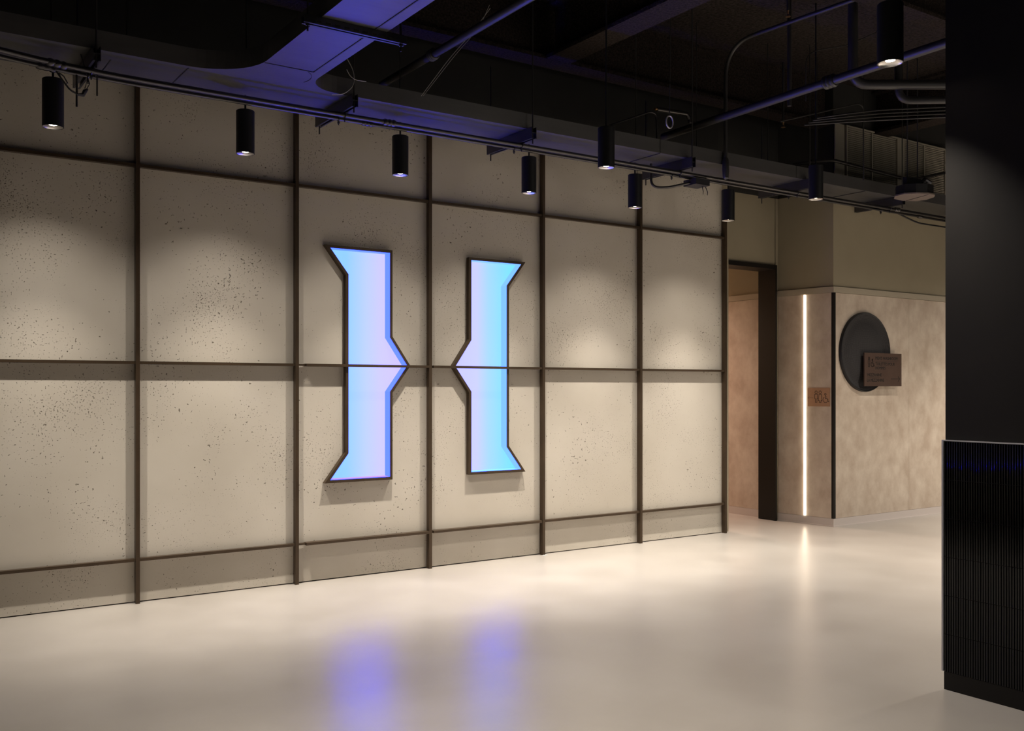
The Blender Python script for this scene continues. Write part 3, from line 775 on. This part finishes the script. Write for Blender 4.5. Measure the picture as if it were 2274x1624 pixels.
for dx, a in ((.03, .01), (.07, .02)): J(MB().tube([(JX+dx, JY-.03, JZ-.056), (JX+dx+a, JY-.035, JZ-.10), (JX+dx+a*1.2, JY-.03, JZ-.125)], [.004, .003, .002], 6), 'cable_tie', M['black_metal'])

bc = thing('bent_conduit', 'tall conduit rising from the junction box and bending toward the upper right', 'conduit', (6.09, -.95, 3.20))
def BC(b, nm, m=M['pipe']):
    o = b.build(nm, m); o.parent = bc; o.matrix_parent_inverse = Matrix.Translation((-6.09, .95, -3.20)); return o
BC(MB().tube(fillet([(6.075, -.86, 3.20), (6.075, -.86, 4.30), (6.16, -2.0, 4.30), (6.33, -5.5, 4.30)], .30, 12), .0165, 12), 'tube')
BC(MB().tube([(6.075, -.86, 3.345), (6.075, -.86, 3.325), (6.075, -.86, 3.245), (6.075, -.86, 3.18), (6.07, -.85, 3.165)], [.017, .027, .030, .027, .012], 12), 'conduit_body')

# pipes through the ceiling space
GP = 'dark pipes crossing the ceiling'
run('ceiling_pipe', 'long dark pipe sloping from the duct to the black partition', 'pipe', [(5.905, -.28, 3.62), (5.80, -3.0, 3.62), (5.72, -6.5, 3.62)], .032, M['pipe'], 0, GP, [((5.84, -2.05, 3.62), (5.836, -2.15, 3.62))])
run('ceiling_pipe', 'dark pipe crossing the ceiling right of the branch duct', 'pipe', [(3.155, -.27, 3.6), (3.14, -2.1, 3.6), (3.12, -6.0, 3.6)], .026, M['pipe'], 0, GP, [((3.15, -1.0, 3.6), (3.149, -1.06, 3.6))])
run('ceiling_pipe', 'dark elbow pipe dropping from the ceiling behind the large near pendant', 'pipe', [(6.40, -1.88, CEIL-.002), (6.40, -1.88, 3.755), (6.98, -2.27, 3.755), (8.0, -2.95, 3.755)], .038, M['pipe'], .12, GP)
run('ceiling_pipe', 'short dark elbow pipe lowest beside the black partition, above the louver', 'pipe', [(6.72, -2.06, 3.95), (6.72, -2.06, 3.64), (7.0, -2.27, 3.64), (8.0, -2.95, 3.64)], .030, M['pipe'], .1, GP)
for k in range(4):
    z = 3.475+.026*k
    run('thin_conduit', ['lowest', 'second lowest', 'second highest', 'highest'][k]+' of four thin bundled conduits above the louver vent', 'conduit',
        [(6.1+.05*k, -1.66, z-.03), (6.5, -1.95, z), (7.05, -2.33, z+.03), (8.0, -2.95, z+.05)], .0065, M['rod'], .2, 'bundle of thin conduits above the louver')
run('thin_conduit', 'dark conduit jogging across the front of the louver vent', 'conduit', [(7.03, -.75, 3.425), (7.40, -.75, 3.512), (7.62, -.75, 3.553), (8.80, -.75, 3.512), (9.0, -.75, 3.545), (9.7, -.75, 3.72)], .016, M['conduit'], .08)
# stub pipe with its supply line
st = thing('sprinkler_branch', 'small bright edged pipe branch with elbow above the duct beside the mid pendant', 'pipe', (5.42, -.72, 3.66))
def ST(b, nm, m):
    o = b.build(nm, m); o.parent = st; o.matrix_parent_inverse = Matrix.Translation((-5.42, .72, -3.66)); return o
ST(MB().tube(fillet([(4.94, -.70, 3.48), (5.37, -.70, 3.658), (5.435, -.70, 3.648), (5.445, -.70, 3.415)], .05), .0075, 10), 'thin_tube', M['conduit'])
ST(MB().tube(fillet([(5.425, -.72, 3.682), (5.76, -.72, 3.698), (5.79, -.72, 3.66)], .02), .018, 12), 'stub', M['conduit'])
ST(MB().tube([(5.79, -.72, 3.662), (5.79, -.72, 3.63), (5.82, -.72, 3.628)], [.010, .012, .006], 8), 'fitting', M['pipe'])
ST(MB().tube([(5.40, -.72, 3.680), (5.428, -.72, 3.683)], .013, 8), 'collar', M['brass'])
# ring hanger
rh = thing('ring_hanger', 'pale empty clevis ring hanging on a thin rod above the duct', 'hanger', (5.30, -1.0, 3.50))
b = MB(); b.tube([(5.30+.036*math.cos(a), -1.0, 3.495+.048*math.sin(a)) for a in [2*math.pi*k/24 for k in range(25)]], .006, 8, False); b.build('ring', M['wire'], None).parent = rh
bpy.data.objects['ring'].matrix_parent_inverse = Matrix.Translation((-5.30, 1.0, -3.50))
b = MB().tube([(5.30, -1.0, 3.545), (5.312, -1.0, CEIL-.001)], .004, 8); o = b.build('rod', M['rod']); o.parent = rh; o.matrix_parent_inverse = Matrix.Translation((-5.30, 1.0, -3.50))
# brass sprinkler heads
for lab, (x, y, z), drop in (('brass sprinkler head hanging left of the louver vent', (7.30, -.44, 3.90), .5995), ('brass sprinkler head just above the bent conduit near the top edge', (5.98, -1.60, 4.30), .1995)):
    t = thing('fire_sprinkler', lab, 'sprinkler', (x, y, z), 'brass sprinkler heads')
    MB().tube([(0, 0, .03), (0, 0, drop)], .010, 8).build('drop_pipe', M['pipe'], t)
    MB().lathe([(.001, .030), (.010, .028), (.006, .012), (.006, .004), (.001, .003)], (0, 0, 0), 12).build('frame', M['brass'], t)
    MB().lathe([(.001, -.018), (.020, -.018), (.020, -.021), (.001, -.021)], (0, 0, 0), 14).build('deflector', M['brass'], t)
    MB().tube([(.008, 0, .01), (.010, 0, -.008), (.004, 0, -.018)], .002, 6).build('yoke', M['brass'], t)
# thin hanger rods
RODS = [(.901, 'far left pendant'), (1.30, 'far left duct seam'), (2.008, 'left bend of the duct'), (3.078, 'pendant over the left letter half'),
        (5.213, 'empty clevis ring'), (5.895, 'bent conduit'), (6.784, 'louver pendant, on its left'), (7.469, 'louver pendant, on its right'), (8.168, 'louver vent')]
for x, wh in RODS:
    run('hanger_rod', 'thin dark rod above the duct near the '+wh, 'rod', [(x, -.70, Z1+.0005), (x, -.70, CEIL-.001)], .0035, M['rod'], 0, 'thin rods holding the duct', seg=8)
run('thin_cable', 'thin dark cable arching from the long sloping pipe toward the near pendant', 'cable', [(6.19, -1.6, 3.66), (6.193, -1.6, 4.014), (6.313, -1.6, 4.084), (6.70, -1.6, 4.20), (7.116, -1.6, 4.40), (7.12, -1.6, CEIL-.001)], .004, M['rod'], .08, seg=8)
run('thin_cable', 'thin conduit bending down across the louver vent from the ceiling space', 'cable', [(6.6, -1.0, 3.70), (7.665, -1.0, 4.03), (7.745, -1.0, 4.02), (7.752, -1.0, 3.33)], .006, M['rod'], .07, seg=8)
run('flat_strap', 'broad dark flat strap hanging from the ceiling above the long sloping pipe', 'strap', [(6.176, -1.45, 3.655), (6.176, -1.45, CEIL-.001)], .017, M['rod'], 0)
# cable loops and tie wires by the duct corner
run('loose_wire', 'pale curved loose wire hooped at the duct corner', 'wire', [(2.585, -.93, 3.49), (2.63, -.93, 3.42), (2.632, -.93, 3.33), (2.56, -.93, 3.262), (2.48, -.93, 3.247)], .0024, M['wire'], .05, 'loose wires at the duct corner', seg=6)
run('loose_wire', 'pale short loose wire springing right from the duct corner', 'wire', [(2.575, -.94, 3.42), (2.60, -.94, 3.38), (2.64, -.94, 3.364), (2.71, -.94, 3.368)], .0022, M['wire'], .04, 'loose wires at the duct corner', seg=6)
run('tie_wire', 'thin twin tie wire slanting up from the duct to the dark pipe', 'wire', [(3.09, -.98, 3.33), (3.30, -1.0, 3.62), (3.48, -1.0, 3.83), (3.62, -1.0, 4.02)], .0022, M['wire'], .1, seg=6)
run('tie_wire', 'second strand of the slanting tie wire beside the dark pipe', 'wire', [(3.10, -.99, 3.33), (3.33, -1.02, 3.64), (3.52, -1.02, 3.86), (3.60, -1.02, 4.03)], .0016, M['wire'], .1, seg=6)
# turnbuckle tangle at the far left
tb = thing('turnbuckle_wires', 'tangle of hooked turnbuckles and bracing wires at far left under the duct', 'bracing wire', (1.03, -.70, 3.07))
def TB(b, nm, m=M['strut']):
    o = b.build(nm, m); o.parent = tb; o.matrix_parent_inverse = Matrix.Translation((-1.03, .70, -3.07)); return o
TB(MB().tube(fillet([(.925, -.70, 3.172), (.96, -.70, 3.125), (1.00, -.70, 3.075), (1.045, -.70, 3.06)], .03), .005, 8), 'wire')
TB(MB().tube([(.94, -.70, 3.165), (.952, -.70, 3.13), (.975, -.70, 3.105), (.985, -.70, 3.115), (.965, -.70, 3.15), (.94, -.70, 3.165)], .0035, 6), 'hook')
TB(MB().tube([(1.03, -.70, 3.058), (1.065, -.70, 3.062), (1.075, -.70, 3.085), (1.09, -.70, 3.10)], [.006, .012, .012, .005], 8), 'turnbuckle')
TB(MB().tube([(1.08, -.70, 3.09), (1.10, -.70, 3.13), (1.085, -.70, 3.14), (1.075, -.70, 3.10)], .003, 6), 'hook')
TB(MB().tube([(1.10, -.70, 3.13), (1.075, -.70, 3.215), (1.05, -.70, 3.30)], .003, 6), 'wire')
TB(MB().tube(fillet([(1.13, -.70, 3.18), (1.17, -.70, 3.22), (1.22, -.70, 3.30)], .03), .004, 6), 'wire')
TB(MB().tube([(1.032, -.70, 2.99), (1.032, -.70, 3.17)], .0055, 8), 'rod', M['rod'])
TB(MB().tube([(1.14, -.70, 3.07), (1.14, -.70, 3.22)], .0045, 8), 'rod', M['rod'])

# hanging device at the right
dv = thing('ceiling_device', 'flat grey rounded device hanging from a black yoke in front of the louver', 'device', (8.2, -1.22, 3.19))
def DV(b, nm, m):
    o = b.build(nm, m); o.parent = dv; o.matrix_parent_inverse = Matrix.Translation((-8.2, 1.22, -3.19)); return o
ol = [(8.21+(p-8.21)*.74, -1.22+(q+1.22)*.8) for p, q in [(7.93, -1.26), (8.02, -1.36), (8.16, -1.43), (8.30, -1.43), (8.42, -1.35), (8.50, -1.2), (8.46, -1.08), (8.30, -1.01), (8.1, -1.02), (7.96, -1.12)]]
DV(MB().prism(ol, flatz, 3.19, 3.202), 'bottom_plate', M['grey_box'])
DV(MB().prism([(8.21+(p-8.21)*.93, -1.22+(q+1.22)*.93) for p, q in ol], flatz, 3.2025, 3.285), 'housing', M['black_metal'])
DV(MB().box(8.06, 8.40, -1.24, -1.20, 3.286, 3.36), 'yoke', M['black_metal'])
DV(MB().tube([(8.30, -1.23, 3.33), (8.36, -1.23, 3.37), (8.42, -1.25, 3.34)], .022, 8), 'swivel', M['strut'])
for x in (8.10, 8.26): DV(MB().tube([(x, -1.22, 3.36), (x, -1.22, CEIL-.001)], .006, 8), 'rod', M['rod'])
DV(MB().tube([(8.20, -1.37, 3.188), (8.30, -1.07, 3.188)], .0025, 6), 'seam_line', M['strut'])
run('loose_cable', 'black cable sagging below the conduits next to the black partition', 'cable', [(8.85, -.62, 3.19), (9.02, -.62, 3.155), (9.2, -.62, 3.125), (9.8, -.62, 3.13)], .008, M['black_metal'], .15)
